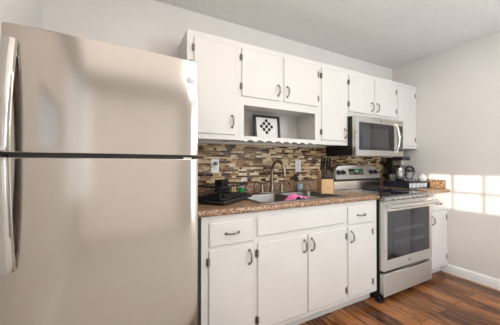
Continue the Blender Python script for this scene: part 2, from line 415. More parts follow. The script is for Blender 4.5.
# ------------------------------------------------------------------ worktops
SX0, SX1, SY0, SY1 = -1.09, -.26, -.575, -.045     # sink cut-out
wt = MB(); cx0, cx1 = -1.530, .060
def edge_strip(mb, x0, x1):
    r = .014; pts = []
    for i in range(7):
        a = math.radians(90+180*i/6); pts.append((-.621+r*math.cos(a), .895+.019*math.sin(a)))
    mb.prism(pts+[(-.60, .876), (-.60, .914)], 0, x0, x1, 0, True)
edge_strip(wt, cx0, cx1)
i_ = .012
wt.box(cx0, SX0+i_, -.60, -.001, .876, .914); wt.box(SX1-i_, cx1, -.60, -.001, .876, .914)
wt.box(SX0+i_, SX1-i_, -.60, SY0+i_, .876, .914); wt.box(SX0+i_, SX1-i_, SY1-i_, -.001, .876, .914)
w1 = thing('worktop', 'long brown granite-patterned worktop with the sink set into it', 'worktop', (-.735, -.3, .876))
wt.build('slab', M_gran, w1)
MB().box(cx0, cx1, -.019, -.001, .914, 1.008).build('upstand', M_gran, w1, bevel=.003)
w2 = thing('worktop', 'short brown granite-patterned worktop in the corner right of the range', 'worktop', (1.04, -.3, .876))
wt2 = MB(); edge_strip(wt2, .832, XR-.001); wt2.box(.832, XR-.001, -.60, -.001, .876, .914); wt2.build('slab', M_gran, w2)
MB().box(.832, XR-.02, -.019, -.001, .914, 1.008).box(XR-.020, XR-.001, -.60, -.001, .914, 1.008).build('upstand', M_gran, w2, bevel=.003)

# ------------------------------------------------------------------ mosaic backsplash
tile_cols = [(.62,.46,.275), (.43,.28,.14), (.29,.165,.075), (.10,.042,.022), (.040,.018,.012), (.72,.60,.42), (.19,.092,.045), (.36,.27,.17)]
tile_w = [20, 16, 13, 18, 18, 11, 12, 4]
M_tiles = []
for i, c in enumerate(tile_cols):
    m = pm('mosaic_tile', c, .25 if i in (3,4,6) else .4, spec=.22); colnoise(m, tuple(v*.85 for v in c), tuple(min(1, v*1.15) for v in c), 60, 2); M_tiles.append(m)
M_grout = pm('grout', (.52, .43, .31), .8); colnoise(M_grout, (.50,.41,.29), (.54,.45,.33), 40)
ts = MB(); rng = random.Random(3)
X0, X1, Z0, Z1 = -1.545, 1.13, 1.0085, 1.358
ts.box(X0, X1, -.006, -.001, Z0, Z1, 8)
z = Z0; rows = [.0155, .021, .0155, .0175, .024, .0155]; k = 0
while z < Z1-.008:
    h = min(rows[k % 6], Z1-z); k += 1; x = X0-rng.random()*.08
    while x < X1:
        L = rng.choice([.022, .04, .055, .065, .08, .10]); a = max(x, X0); b_ = min(x+L, X1)
        if b_-a > .006:
            ts.box(a+.0012, b_-.0012, -.010-.001*rng.random(), -.0055, z+.0012, z+h-.0012, rng.choices(range(8), tile_w)[0])
        x += L
    z += h
bs = ts.build('tile_backsplash', M_tiles+[M_grout]); tag(bs, 'brown and tan glass mosaic tile backsplash behind the sink and range', 'backsplash')

# ------------------------------------------------------------------ refrigerator
FX0, FX1, FYD, FTOP = -2.298, -1.567, -.735, 1.695
fr = thing('refrigerator', 'large stainless steel top-freezer refrigerator at the left', 'refrigerator', (-1.93, -.4, 0))
fb = MB(); fb.box(FX0+.004, FX1-.004, -.70, -.075, .03, FTOP-.006)
fb.build('cabinet_body', pm('fridge_side', (.055, .052, .05), .45), fr, bevel=.006)
def bowed(x0, x1, yb, yf, bow, z0, z1, name, mat, n=24, er=.007):
    mb = MB(); pts = [(x0, yb)]
    w = x1-x0
    for i in range(n+1):
        t = i/n; x = x0+w*t; u = 2*t-1
        e = min(t, 1-t)*w
        drop = 0 if e > er else er-math.sqrt(max(0, er*er-(er-e)**2))
        pts.append((x, yf-bow*(1-u*u)+drop))
    pts.append((x1, yb))
    mb.prism(pts, 2, z0, z1, 0, True)
    return mb.build(name, mat, fr, bevel=.005)
fdoor = bowed(FX0, FX1, FYD, -.802, .007, 1.222, FTOP, 'freezer_door', M_fridge)
rdoor = bowed(FX0, FX1, FYD, -.802, .007, .11, 1.206, 'fresh_food_door', M_fridge)
MB().box(FX0+.01, FX1-.006, -.7345, -.7005, .11, FTOP-.01).build('door_gasket', M_black, fr)
MB().box(FX0+.03, FX1-.03, -.74, -.70, .0, .10).build('toe_grille', M_blackm, fr)
mb = MB(); mb.box(FX1-.07, FX1-.015, -.775, -.69, FTOP+.0005, FTOP+.012); mb.lathe([(.012, 0), (.012, .012), (0, .014)], (FX1-.03, -.76, FTOP+.008), 12); mb.build('hinge_cover', pm('hinge_grey', (.2,.19,.18), .4), fr, bevel=.002)
MB().box(FX0+.02, FX1-.02, -.79, -.736, 1.2065, 1.2215).build('door_gap_strip', M_black, fr)
MB().box(FX1-.075, FX1-.035, -.795, -.745, 1.2067, 1.213).build('center_hinge', M_satin, fr)
M_hand = pm('handle_steel', (.50,.48,.455), .2, 1.0)
def fr_handle(parent, z0, z1, flare_top):
    mb = MB(); n = 20; rings = []
    xc = -2.270
    for i in range(n+1):
        t = i/n; z = z0+(z1-z0)*t
        k = t if flare_top else 1-t          # k=1 at the far end, 0 beside the gap
        off = .030+.052*math.cos(math.radians(90*k))**.8 if k < 1 else .030
        hw = .017+.005*k
        y = -.798-off
        rings.append([(xc-hw, y+.020, z), (xc-hw*.85, y+.004, z), (xc-hw*.4, y-.003, z), (xc+hw*.4, y-.003, z), (xc+hw*.85, y+.004, z), (xc+hw, y+.020, z), (xc+hw*.7, y+.026, z), (xc-hw*.7, y+.026, z)])
    m_ = 8; vs = [v for r in rings for v in r]; fs = []
    for i in range(n):
        for k in range(m_):
            l = (k+1) % m_; fs.append((i*m_+k, i*m_+l, (i+1)*m_+l, (i+1)*m_+k))
    mb.add(vs, fs, 0, True)
    mb.f.append(list(range(m_))); mb.m.append(0); mb.sm.append(False)
    e = len(vs)-m_; mb.f.append([e+k for k in reversed(range(m_))]); mb.m.append(0); mb.sm.append(False)
    h = mb.build('handle', M_hand, parent)
    return h
def foot(parent, z0, z1, col):
    mb = MB(); mb.box(-2.286, -2.254, -.828, -.801, z0, z1)
    return mb.build('handle_mount', col, parent, bevel=.004)
fr_handle(fdoor, 1.225, 1.632, True); foot(fdoor, 1.575, 1.618, M_chrome); 
fr_handle(rdoor, .795, 1.203, False); foot(rdoor, .806, .85, M_blackm); 
def emblem(parent, c, r, ring, disc, out=.003):
    mb = MB()
    mb.lathe([(r, -.002), (r, out), (r*.93, out+.001), (0, out+.0012)], c, 24, 0, 1)
    y = c[1]-out-.0014
    mb.tube([(c[0]+r*.82*math.cos(a), y, c[2]+r*.82*math.sin(a)) for a in [2*math.pi*k/24 for k in range(24)]], r*.07, 6, 1, True)
    for sg in (-1, 1):
        mb.tube([(c[0]+sg*r*.22+r*.26*math.cos(a), y, c[2]+r*.36*math.sin(a)) for a in [math.radians(60+270*k/10) for k in range(11)]], r*.06, 6, 1)
    return mb.build('emblem', [disc, ring], parent, label='round monogram emblem')
emblem(fdoor, (-1.609, -.8045, 1.597), .019, pm('emblem_grey', (.25,.25,.26), .3), pm('emblem_white', (.72,.72,.71), .4), .004)

fr.rotation_euler.z = math.radians(2.2); fr.location = (-1.938, -.384, 0)

# ------------------------------------------------------------------ range
RX0, RX1 = .070, .824
rg = thing('range', 'freestanding stainless steel electric range with black glass cooktop', 'range', (.447, -.33, 0))
MB().box(RX0, RX1, -.615, -.03, .02, .895).build('oven_body', M_black, rg, bevel=.003)
ct = MB(); ct.box(RX0+.002, RX1-.002, -.640, -.075, .8955, .906); ct.build('cooktop', M_bglass, rg, bevel=.003)
mring = pm('burner_print', (.25,.25,.26), .4)
for (bx, by, r1) in ((.27, -.47, .105), (.64, -.47, .085), (.27, -.21, .075), (.64, -.21, .105)):
    bz = MB(); bz.tube([(bx+r1*math.cos(a), by+r1*math.sin(a), .9062) for a in [2*math.pi*k/40 for k in range(40)]], .0012, 4, 0, True)
    bz.build('burner_ring', mring, rg)
tr = MB(); tr.prism([(-.641, .897), (-.641, .905), (-.668, .897), (-.674, .886), (-.674, .866), (-.62, .866), (-.62, .897)], 0, RX0, RX1); tr.build('front_trim', pm('trim_strip', (.36,.35,.35), .25, 1.0), rg, bevel=.002)
for k in range(8): MB().box(.16+k*.075, .20+k*.075, -.6755, -.672, .8705, .8775).build('vent_slot', M_black, rg)
# oven door
dr = MB(); y0, y1 = -.617, -.662; wx0, wx1, wz0, wz1 = .118, .776, .352, .770
dr.box(RX0+.003, wx0, y1, y0, .262, .858); dr.box(wx1, RX1-.003, y1, y0, .262, .858); dr.box(wx0, wx1, y1, y0, .262, wz0); dr.box(wx0, wx1, y1, y0, wz1, .858)
od = dr.build('oven_door', M_steel, rg)
gm = pm('oven_glass', (.010, .011, .014), .05, ior=1.75)
MB().box(wx0, wx1, y1+.002, y0-.01, wz0, wz1).build('window_border', gm, od)
iw = pm('oven_window', (.02, .022, .03), .06, ior=1.65)
MB().box(.19, .715, y1+.0012, y1+.003, .395, .715).build('window_pane', iw, od)
rk = MB()
for zz in (.50, .61):
    for k in range(3): rk.box(.215, .69, y1+.0009, y1+.0013, zz-.012*k, zz-.012*k+.0022)
rk.build('oven_rack', pm('rack_seen', (.16,.165,.18), .3), od)
hd = MB(); n = 16; pts = []
for i in range(n+1):
    t = -1+2*i/n; pts.append((.447+t*.366, -.716-.010*(1-t*t), .824))
hd.tube(pts, .0195, 12, 0, flat=1.0)
for sx in (.115, .779): hd.box(sx-.012, sx+.012, -.712, -.660, .813, .836)
hd.build('handle', M_steel2, od, bevel=.0)
emblem(od, (.445, -.662, .305), .018, pm('emblem_light', (.75,.75,.75), .3), pm('emblem_dark', (.05,.05,.055), .3))
# storage drawer with a curved top lip
sdm = MB(); pts = []
for i in range(17):
    t = i/16; pts.append((RX0+.003+(RX1-RX0-.006)*t, .236-.008*math.sin(math.pi*t)))
sdm.prism([(RX0+.003, .045)]+pts+[(RX1-.003, .045)], 1, -.662, -.62)
sdm.build('storage_drawer', M_steel, rg, bevel=.003)
MB().box(RX0+.004, RX1-.004, -.6195, -.6155, .03, .262).build('drawer_gap', M_black, rg)
MB().box(RX0+.01, RX1-.01, -.60, -.10, .0, .0195).build('plinth', M_black, rg)
ft = MB(); ft.box(.035, RX0-.0005, -.655, -.60, .0, .018); ft.lathe([(.014, 0), (.014, .02), (.008, .026), (0, .027)], (.052, -.63, .018), 12); ft.box(RX0-.001, RX0+.02, -.655, -.616, .0, .06)
ft.build('foot', M_black, rg)
# backguard
bgm = MB()
def bgx(x): # top height of the arched panel
    t = (x-RX0)/(RX1-RX0); return 1.152+.016*math.sin(math.pi*t)
top = [(RX0+.012, 1.03), (RX0+.035, 1.115), (RX0+.065, 1.148)]+[(RX0+.09+(RX1-RX0-.18)*i/12, bgx(RX0+.09+(RX1-RX0-.18)*i/12)) for i in range(13)]+[(RX1-.065, 1.148), (RX1-.035, 1.115), (RX1-.012, 1.03)]
out = [(RX0+.012, 1.018)]+top+[(RX1-.012, 1.018)]
def bgy(z): return -.128+(z-1.018)*.30
vsf = [(x, bgy(z), z) for x, z in out]; vsb = [(x, -.035, z) for x, z in out]; n = len(out)
bgm.add(vsf+vsb, [tuple(range(n)), tuple(range(2*n-1, n-1, -1))]+[(i, n+i, n+(i+1) % n, (i+1) % n) for i in range(n)])
bg = bgm.build('control_panel', M_steel, rg, bevel=.003)
MB().box(RX0+.004, RX1-.004, -.110, -.031, .9062, .996).build('backguard_base', M_steel2, rg, bevel=.003)
MB().box(RX0+.008, RX1-.008, -.116, -.034, .9965, 1.0172).build('control_gap', M_black, rg)
MB().box(RX0, RX1, -.030, -.012, .897, 1.145).build('backguard_rear', M_black, rg)
def onpanel(x, z, off=0): return (x, bgy(z)-off, z)
dp = MB(); a, b_, c, d_ = (.30, 1.062), (.535, 1.062), (.535, 1.128), (.30, 1.128)
dp.add([onpanel(*p, .0015) for p in (a, b_, c, d_)]+[onpanel(*p, -.003) for p in (a, b_, c, d_)], [(0,1,2,3),(7,6,5,4),(0,4,5,1),(1,5,6,2),(2,6,7,3),(3,7,4,0)])
dpo = dp.build('display', M_bglass, bg)
dg = MB()
def seg7(mb, x, z, w, h, s):
    t = .0022
    segs = {'a': (x, x+w, z+h-t, z+h), 'd': (x, x+w, z, z+t), 'g': (x, x+w, z+h/2-t/2, z+h/2+t/2), 'f': (x, x+t, z+h/2, z+h), 'e': (x, x+t, z, z+h/2), 'b': (x+w-t, x+w, z+h/2, z+h), 'c': (x+w-t, x+w, z, z+h/2)}
    for q in s:
        x0, x1, z0, z1 = segs[q]; mb.add([onpanel(x0, z0, .002), onpanel(x1, z0, .002), onpanel(x1, z1, .002), onpanel(x0, z1, .002), onpanel(x0, z0, .001), onpanel(x1, z0, .001), onpanel(x1, z1, .001), onpanel(x0, z1, .001)], [(0,1,2,3),(7,6,5,4),(0,4,5,1),(1,5,6,2),(2,6,7,3),(3,7,4,0)])
for i, s_ in enumerate(('bc', 'abgcd', 'abcdef')): seg7(dg, .385+i*.026, 1.092, .014, .026, s_)
dg.build('clock_digits', pm('green_led', (.1,.5,.2), .4, emit=(.25, 1, .45), estr=1.2), dpo, label='green clock digits')
M_btn = pm('button_grey', (.35,.35,.36), .4)
for x0 in (.315, .475):
    for i in range(4):
        for j in range(2):
            x = x0+i*.013; z = 1.072+j*.018; MB().box(x, x+.008, bgy(z)-.0035, bgy(z)-.001, z, z+.005).build('button', M_btn, dpo)
for kx in (.135, .205, .655, .735):
    kz = 1.088; c = onpanel(kx, kz)
    kb = MB(); kb.lathe([(.029, -.003), (.029, .004), (.021, .007), (.019, .024), (.016, .028), (0, .029)], c, 20, 0, 1); kb.box(kx-.004, kx+.004, c[1]-.034, c[1]-.026, kz-.018, kz+.018)
    kb.build('knob', M_black, bg)

# ------------------------------------------------------------------ microwave
MX0, MX1, MZ0, MZ1, MYF = .060, .812, 1.262, 1.648, -.392
mw = thing('microwave', 'stainless over-the-range microwave mounted above the range', 'microwave', (.436, -.2, MZ0))
MB().box(MX0, MX1, -.352, -.013, MZ0+.004, MZ1-.002).build('case', M_black, mw, bevel=.003)
un = MB(); un.box(MX0+.05, MX1-.05, -.32, -.04, MZ0-.001, MZ0+.0045); un.build('underside_filter', M_satin, mw)
DXs = .690
fd = MB(); wx0, wx1, wz0, wz1 = .105, .652, 1.318, 1.588
fd.box(MX0, wx0, MYF, -.353, MZ0, MZ1); fd.box(wx1, DXs-.001, MYF, -.353, MZ0, MZ1); fd.box(wx0, wx1, MYF, -.353, MZ0, wz0); fd.box(wx0, wx1, MYF, -.353, wz1, MZ1)
M_msteel = steel('microwave_steel', (.60, .58, .55), .28, .6, streak=.04)
md = fd.build('door', M_msteel, mw)
MB().box(wx0, wx1, MYF+.0015, -.36, wz0, wz1).build('window', M_bglass, md)
MB().box(wx0+.04, wx1-.10, MYF+.001, MYF+.0025, wz0+.03, wz1-.055).build('window_screen', pm('micro_screen', (.022,.022,.025), .06, ior=1.75), md)
cp = MB(); cp.box(DXs+.001, MX1, MYF, -.353, MZ0, MZ1); cpo = cp.build('control_panel', M_msteel, mw, bevel=.002)
MB().box(DXs+.018, MX1-.014, MYF-.0015, MYF+.003, wz0, wz1).build('touch_panel', M_bglass, cpo)
kp = MB()
for i in range(3):
    for j in range(7): kp.box(DXs+.032+i*.024, DXs+.046+i*.024, MYF-.0022, MYF-.0012, 1.345+j*.026, 1.355+j*.026)
kp.build('keypad_print', pm('key_grey', (.30,.30,.31), .4), cpo)
# recessed oval grip and bowed handle
gp = MB(); pts = [(.612+.040*math.cos(a), 1.452+.138*math.sin(a)) for a in [2*math.pi*k/28 for k in range(28)]]
gp.prism(pts, 1, MYF-.0008, MYF+.001); gp.build('grip_recess', M_black, md)
hm = MB(); pts = []
for i in range(15):
    t = -1+2*i/14; pts.append((.668, MYF-.012-.032*(1-t*t), 1.452+t*.148))
hm.tube(pts, .0125, 10, 0, ref=(1,0,0), flat=1.0)
for zz in (1.312, 1.592): hm.box(.659, .677, MYF-.016, MYF+.001, zz-.008, zz+.008)
hm.build('handle', M_chrome, md)
emblem(md, (.445, MYF, 1.620), .013, pm('emblem_light2', (.75,.75,.75), .3), pm('emblem_dark2', (.06,.06,.065), .3))

# ------------------------------------------------------------------ sink and faucet
sk = thing('kitchen_sink', 'double-bowl stainless steel sink set into the long worktop', 'sink', (-.675, -.31, .914))
def rrect(x0, x1, y0, y1, r, n=6):
    pts = []
    for (cx, cy, a0) in ((x1-r, y1-r, 0), (x0+r, y1-r, 90), (x0+r, y0+r, 180), (x1-r, y0+r, 270)):
        for i in range(n+1):
            a = math.radians(a0+90*i/n); pts.append((cx+r*math.cos(a), cy+r*math.sin(a)))
    return pts
B1 = (-1.050, -.700, -.540, -.155); B2 = (-.668, -.300, -.540, -.155)
dk = MB(); zt = .9185
# deck as a frame of strips around the bowls
dk.box(SX0, B1[0], SY0, SY1, .9142, zt); dk.box(B2[1], SX1, SY0, SY1, .9142, zt); dk.box(B1[1], B2[0], B1[2], B1[3], .905, zt)
dk.box(B1[0], B2[1], SY0, B1[2], .9142, zt); dk.box(B1[0], B2[1], B1[3], SY1, .9142, zt)
dk.build('sink_deck', M_sink, sk, bevel=.0016)
for B in (B1, B2):
    bm_ = MB(); levels = [(0, zt-.0005, .045), (.004, .905, .045), (.012, .76, .05), (.03, .735, .06), (.06, .728, .06)]
    rings = [[(p[0], p[1], z) for p in rrect(B[0]+i, B[1]-i, B[2]+i, B[3]-i, r)] for (i, z, r) in levels]
    # square collar so that the rounded bowl meets the deck
    n = len(rings[0]); vs = [v for r in rings for v in r]; fs = []
    for i in range(len(rings)-1):
        for k in range(n):
            l = (k+1) % n; fs.append((i*n+k, i*n+l, (i+1)*n+l, (i+1)*n+k))
    fs.append(tuple((len(rings)-1)*n+k for k in range(n))); bm_.add(vs, fs, 0, True)
    # corner fillers level with the deck
    pr = rrect(B[0], B[1], B[2], B[3], .045); cn = ((B[1], B[3]), (B[0], B[3]), (B[0], B[2]), (B[1], B[2]))
    for q in range(4):
        arcp = pr[q*7:(q+1)*7]; bm_.add([(cn[q][0], cn[q][1], zt-.0005)]+[(p[0], p[1], zt-.0005) for p in arcp], [(0, k+1, k+2) for k in range(6)])
    bo = bm_.build('bowl', M_sink, sk)
    dc = MB().lathe([(.045, .0), (.042, .003), (.03, .002), (0, .001)], ((B[0]+B[1])/2, (B[2]+B[3])/2, .7285), 20); dc.build('drain', M_chrome, bo)
fa = thing('faucet', 'brushed nickel gooseneck faucet with two lever handles behind the sink', 'faucet', (-.69, -.09, zt))
bmk = MB(); bmk.box(-.835, -.535, -.118, -.066, zt, zt+.012); bmk.build('base_plate', M_faucet, fa, bevel=.005)
spx, spy = -.69, -.092
path = [(spx, spy, zt+.012), (spx, spy, 1.02), (spx, spy, 1.115)]+[(spx+.012*(i/12), spy-.088+.088*math.cos(math.radians(180*i/12)), 1.115+.092*math.sin(math.radians(180*i/12))) for i in range(1, 13)]+[(spx+.012, spy-.180, 1.075)]
sp = MB(); sp.tube(path, [.0135]*(len(path)-1)+[.0125], 12, ref=(1,0,0)); sp.lathe([(.022, 0), (.022, .015), (.017, .04), (.0145, .055)], (spx, spy, zt+.011), 16); sp.lathe([(.0135, 0), (.0155, .004), (.0155, .022), (.0135, .026)], (spx+.012, spy-.180, 1.068), 14)
sp.build('spout', M_faucet, fa)
for hx, sg in ((-.795, -1), (-.585, 1)):
    h = MB(); h.lathe([(.020, 0), (.019, .02), (.014, .05), (.013, .064), (.008, .07), (0, .071)], (hx, -.092, zt+.011), 16)
    h.tube([(hx, -.092, zt+.066), (hx+sg*.010, -.095, zt+.090), (hx+sg*.036, -.104, zt+.101), (hx+sg*.068, -.112, zt+.090), (hx+sg*.084, -.116, zt+.060)], [.008, .0085, .008, .0075, .0065], 8)
    h.build('lever_handle', M_faucet, fa)
# pink cloth over the divider
cl = MB(); nu, nv = 22, 14; vs = []
for j in range(nv+1):
    for i in range(nu+1):
        u = i/nu; v = j/nv; x = -.775+.15*u; y = -.505+.10*v+.006*math.sin(u*9)
        s_ = (x+.684)
        zz = .922+.007*math.sin(7*u+3*v)*math.sin(5*v+1)+.006*math.sin(19*u+8*v)+.008*math.exp(-((u-.45)/.25)**2)
        if abs(s_) > .03: zz -= .045*min(1, (abs(s_)-.03)/.07)**1.2
        zz = max(zz, .921) if abs(s_) < .035 else zz
        vs.append((x, y, zz))
fs = [(j*(nu+1)+i, j*(nu+1)+i+1, (j+1)*(nu+1)+i+1, (j+1)*(nu+1)+i) for j in range(nv) for i in range(nu)]
cl.add(vs, fs, 0, True)
M_pink = pm('pink_cloth', (.88, .24, .50), .9, spec=.2); noisebump(M_pink, 300, .5)
co = cl.build('dish_cloth', M_pink); sl = co.modifiers.new('solid', 'SOLIDIFY'); sl.thickness = .006; sl.offset = 1
tag(co, 'bright pink dish cloth draped over the sink divider', 'cloth')
# soap dispenser
sb = thing('soap_dispenser', 'clear soap pump bottle with blue label right of the faucet', 'soap bottle', (-.352, -.078, zt))
sx, sy = -.352, -.078
M_clear = pm('clear_plastic', (.92,.94,.96), .06, trans=.85, ior=1.3)
MB().lathe([(.024, 0), (.027, .003), (.027, .085), (.022, .098), (.012, .106), (.012, .112)], (sx, sy, zt+.0003), 20).build('bottle', M_clear, sb)
MB().lathe([(.0276, .022), (.0276, .070)], (sx, sy, zt), 20, cap=False).build('bottle_label', pm('soap_label', (.42, .64, .82), .4), sb, label='blue label')
pmn = MB(); pmn.lathe([(.014, .108), (.014, .122), (.006, .124), (.005, .150), (.010, .152), (.010, .160), (0, .161)], (sx, sy, zt), 14); pmn.tube([(sx, sy, zt+.156), (sx-.006, sy-.030, zt+.155), (sx-.008, sy-.036, zt+.148)], .004, 8)
pmn.build('pump', pm('pump_white', (.85,.86,.87), .3), sb)

# ------------------------------------------------------------------ outlets
M_ivory = pm('outlet_ivory', (.78,.77,.74), .35)
def outlet(label, x, z, plug=False):
    t = thing('wall_outlet', label, 'outlet', (x, -.011, z))
    MB().box(x-.036, x+.036, -.0165, -.0105, z-.058, z+.058).build('cover_plate', pm('outlet_white', (.83,.82,.79), .35), t, bevel=.003)
    for s_ in (-1, 1):
        rc = MB(); rc.prism([(x+.0165*math.cos(a), z+s_*.02+.0145*math.sin(a)) for a in [2*math.pi*k/16 for k in range(16)]], 1, -.018, -.0164)
        for dx in (-.006, .006): rc.box(x+dx-.001, x+dx+.001, -.0184, -.0179, z+s_*.02-.001, z+s_*.02+.007, 1)
        rc.box(x-.002, x+.002, -.0184, -.0179, z+s_*.02-.009, z+s_*.02-.005, 1)
        rc.build('receptacle', [M_ivory, M_black], t)
    MB().lathe([(.0035, 0), (.003, .0012), (0, .0014)], (x, -.0164, z), 10, 0, 1).build('screw', M_nick, t)
outlet('white wall outlet near the refrigerator with a plug in it', -1.208, 1.164)
outlet('white wall outlet above the soap bottle with nothing plugged in', -.326, 1.158)
pc = thing('power_cord', 'grey plug and cord hanging from the outlet near the refrigerator', 'cord', (-1.208, -.03, 1.184))
g_ = pm('cord_grey', (.23,.22,.21), .5)
MB().box(-1.222, -1.194, -.046, -.0186, 1.171, 1.199).lathe([(.008, .0), (.007, .018), (.004, .026)], (-1.208, -.045, 1.185), 10, 0, 1).build('plug', g_, pc, bevel=.004)
MB().tube([(-1.208, -.068, 1.185), (-1.225, -.078, 1.180), (-1.27, -.075, 1.145), (-1.32, -.060, 1.085), (-1.37, -.045, 1.02), (-1.42, -.034, .96), (-1.46, -.034, .92), (-1.52, -.038, .9185)], .0042, 8).build('cord', g_, pc)

# ------------------------------------------------------------------ dish rack group
RC = (-1.245, -.305); RM = rot_about((RC[0], RC[1], 0), 38)
def R(x, y): v = RM @ Vector((x, y, 0)); return v.x, v.y
dbz = .9245; LX, LY = .215, .135
dbo = thing('drainboard', 'black ribbed plastic drainboard beside the sink', 'drainboard', (RC[0], RC[1], zt))
m_ = MB(); m_.box(-LX, LX, -LY, LY, dbz, dbz+.005)
for (a, b_, c, d_) in ((-LX, LX, -LY, -LY+.012), (-LX, LX, LY-.012, LY), (-LX, -LX+.012, -LY+.012, LY-.012), (LX-.012, LX, -LY+.012, LY-.012)): m_.box(a, b_, c, d_, dbz+.005, dbz+.020)
m_.xf(RM).build('tray', M_blackm, dbo, bevel=.003)
m_ = MB()
for k in range(15): m_.box(-LX+.02+k*.027, -LX+.028+k*.027, -LY+.02, LY-.02, dbz+.0052, dbz+.011)
m_.xf(RM).build('ribs', M_black, dbo)
for a in (-1, 1):
    for b_ in (-1, 1):
        q = R(a*(LX-.03), b_*(LY-.03)); zb = .9142 if a < 0 else zt
        MB().lathe([(.01, .0), (.01, dbz-zb)], (q[0], q[1], zb), 10).build('foot', M_black, dbo)
ra = thing('dish_rack', 'black wire dish rack standing on the drainboard', 'dish rack', (RC[0], RC[1], dbz+.005))
wz0, wz1 = dbz+.0265, dbz+.105; ax, ay = LX-.022, LY-.022
M_wire = pm('black_wire', (.015,.015,.016), .3)
fr_ = MB()
for z in (wz0, wz1): fr_.tube([(*R(*p), z) for p in rrect(-ax, ax, -ay, ay, .025, 4)], .0058, 8, 0, True)
fr_.build('rim_wires', M_wire, ra)
m_ = MB()
for k in range(13):
    x = -ax+.025+k*(2*ax-.05)/12
    m_.tube([(*R(x, -ay), wz0+.03), (*R(x, -ay), wz0), (*R(x, -ay+.02), wz0), (*R(x, ay-.02), wz0), (*R(x, ay), wz0), (*R(x, ay), wz0+.03)], .003, 6)
for z in (wz0+.03,): m_.tube([(*R(*p), z) for p in rrect(-ax, ax, -ay, ay, .025, 4)], .002, 6, 0, True)
for p in ((-ax, -ay+.025), (ax, -ay+.025), (-ax, ay-.025), (ax, ay-.025), (0, -ay), (0, ay)): m_.tube([(*R(*p), wz0), (*R(*p), wz1)], .0035, 6)
m_.build('basket_wires', M_wire, ra)
m_ = MB()
for k in range(9):
    x = -ax+.06+k*.034
    m_.tube([(*R(x, -.03), wz0), (*R(x, -.03), wz0+.06), (*R(x, -.018), wz0+.065), (*R(x, -.006), wz0+.06), (*R(x, -.006), wz0)], .0018, 6)
m_.build('plate_prongs', M_wire, ra)
for a in (-1, 1):
    for b_ in (-1, 1):
        q = R(a*(ax-.02), b_*(ay-.02)); MB().tube([(q[0], q[1], dbz+.0052), (q[0], q[1], wz0)], .004, 8).build('foot', M_wire, ra)
ca = thing('utensil_caddy', 'black slotted utensil caddy hooked on the dish rack', 'caddy', (-1.210, -.176, .963))
m_ = MB(); CM = rot_about((-1.210, -.176, 0), 38); w_, d_ = .055, .027; z0_, z1_ = .966, 1.058
for (a, b_, c, e_) in ((-w_, w_, d_-.003, d_), (-w_, -w_+.003, -d_, d_-.003), (w_-.003, w_, -d_, d_-.003)): m_.box(a, b_, c, e_, z0_, z1_)
m_.box(-w_, w_, -d_, d_, z0_-.003, z0_)
for k in range(8): m_.box(-w_+.0+k*.0147, -w_+.0070+k*.0147, -d_-.003, -d_, z0_, z0_+.05)
m_.box(-w_, w_, -d_-.003, -d_, z0_+.05, z1_)
m_.xf(CM).build('basket', M_black, ca)
MB().tube([tuple(CM @ Vector(p)) for p in ((-.03, d_+.001, z1_-.012), (-.03, d_+.01, z1_+.004), (-.03, d_+.014, z1_-.02))], .003, 6).tube([tuple(CM @ Vector(p)) for p in ((.03, d_+.001, z1_-.012), (.03, d_+.01, z1_+.004), (.03, d_+.014, z1_-.02))], .003, 6).build('hook', M_wire, ca)
# green dish soap and sponge
ds = thing('dish_soap_bottle', 'small clear bottle of green dish soap between rack and faucet', 'soap bottle', (-1.0, -.098, zt))
gx, gy = -1.0, -.098
MB().lathe([(.023, .0), (.026, .004), (.026, .058), (.0, .058)], (gx, gy, zt+.0003), 18).build('green_soap', pm('green_soap', (.02, .50, .10), .12, spec=.6), ds, label='bright green liquid')
MB().lathe([(.0265, .058), (.026, .075), (.014, .098), (.009, .108), (.009, .112)], (gx, gy, zt+.0003), 18).build('bottle_neck', M_clear, ds)
MB().lathe([(.011, .110), (.011, .126), (.005, .130), (.005, .138), (0, .139)], (gx, gy, zt+.0003), 14).build('cap', pm('cap_white', (.8,.8,.78), .35), ds)
spn = MB().box(-1.085, -1.035, -.075, -.05, .9185, .9885); so_ = spn.build('sponge', pm('sponge_tan', (.70,.50,.22), .9), bevel=.006)
tag(so_, 'tan sponge standing upright behind the rack, left of the green soap', 'sponge')

# ------------------------------------------------------------------ knife block
kb = thing('knife_block', 'light wood knife block full of black-handled knives', 'knife block', (-.235, -.30, .914))
KM = rot_about((-.262, -.330, .9142), -26)
M_maple = pm('maple', (.62, .40, .20), .4); colnoise(M_maple, (.56,.35,.165), (.67,.45,.235), 6, 3, (1, 1, .12))
# local: front at -y ; side profile (y,z)
bl = MB(); bl.prism([(-.045, 0), (.095, 0), (.115, .02), (.065, .225), (.005, .195), (-.012, .130), (-.045, .130)], 0, -.055, .055)
bl.xf(KM).build('block', M_maple, kb, bevel=.004)
lb = MB(); lb.box(-.014, .014, -.0458, -.0448, .045, .050); lb.xf(KM).build('burnt_mark', pm('burnt_wood', (.25,.14,.07), .6), kb, label='small dark mark')
def knife(x, y, z, ln, tilt, w, wf):
    t = thing('knife', '', 'knife', tuple(KM @ Vector((x, y, z))))
    d = Vector((0, -math.sin(tilt), math.cos(tilt)))
    p0 = Vector((x, y, z)); h = MB(); n_ = 6; pts = []; rs = []
    for i in range(n_+1):
        u = i/n_; pts.append(p0+d*(ln*u)+Vector((0, .004*math.sin(math.pi*u), 0))); rs.append(w*(.80+.35*abs(u-.5)))
    h.tube(pts, rs, 8, ref=(1,0,0), flat=wf)
    h.xf(KM).build('grip', M_black, t)
    bo = MB(); bo.tube([p0-d*.012, p0+d*.001], w*.8, 8, ref=(1,0,0), flat=.6); bo.xf(KM).build('bolster', M_satin, t)
    return t
ks = []
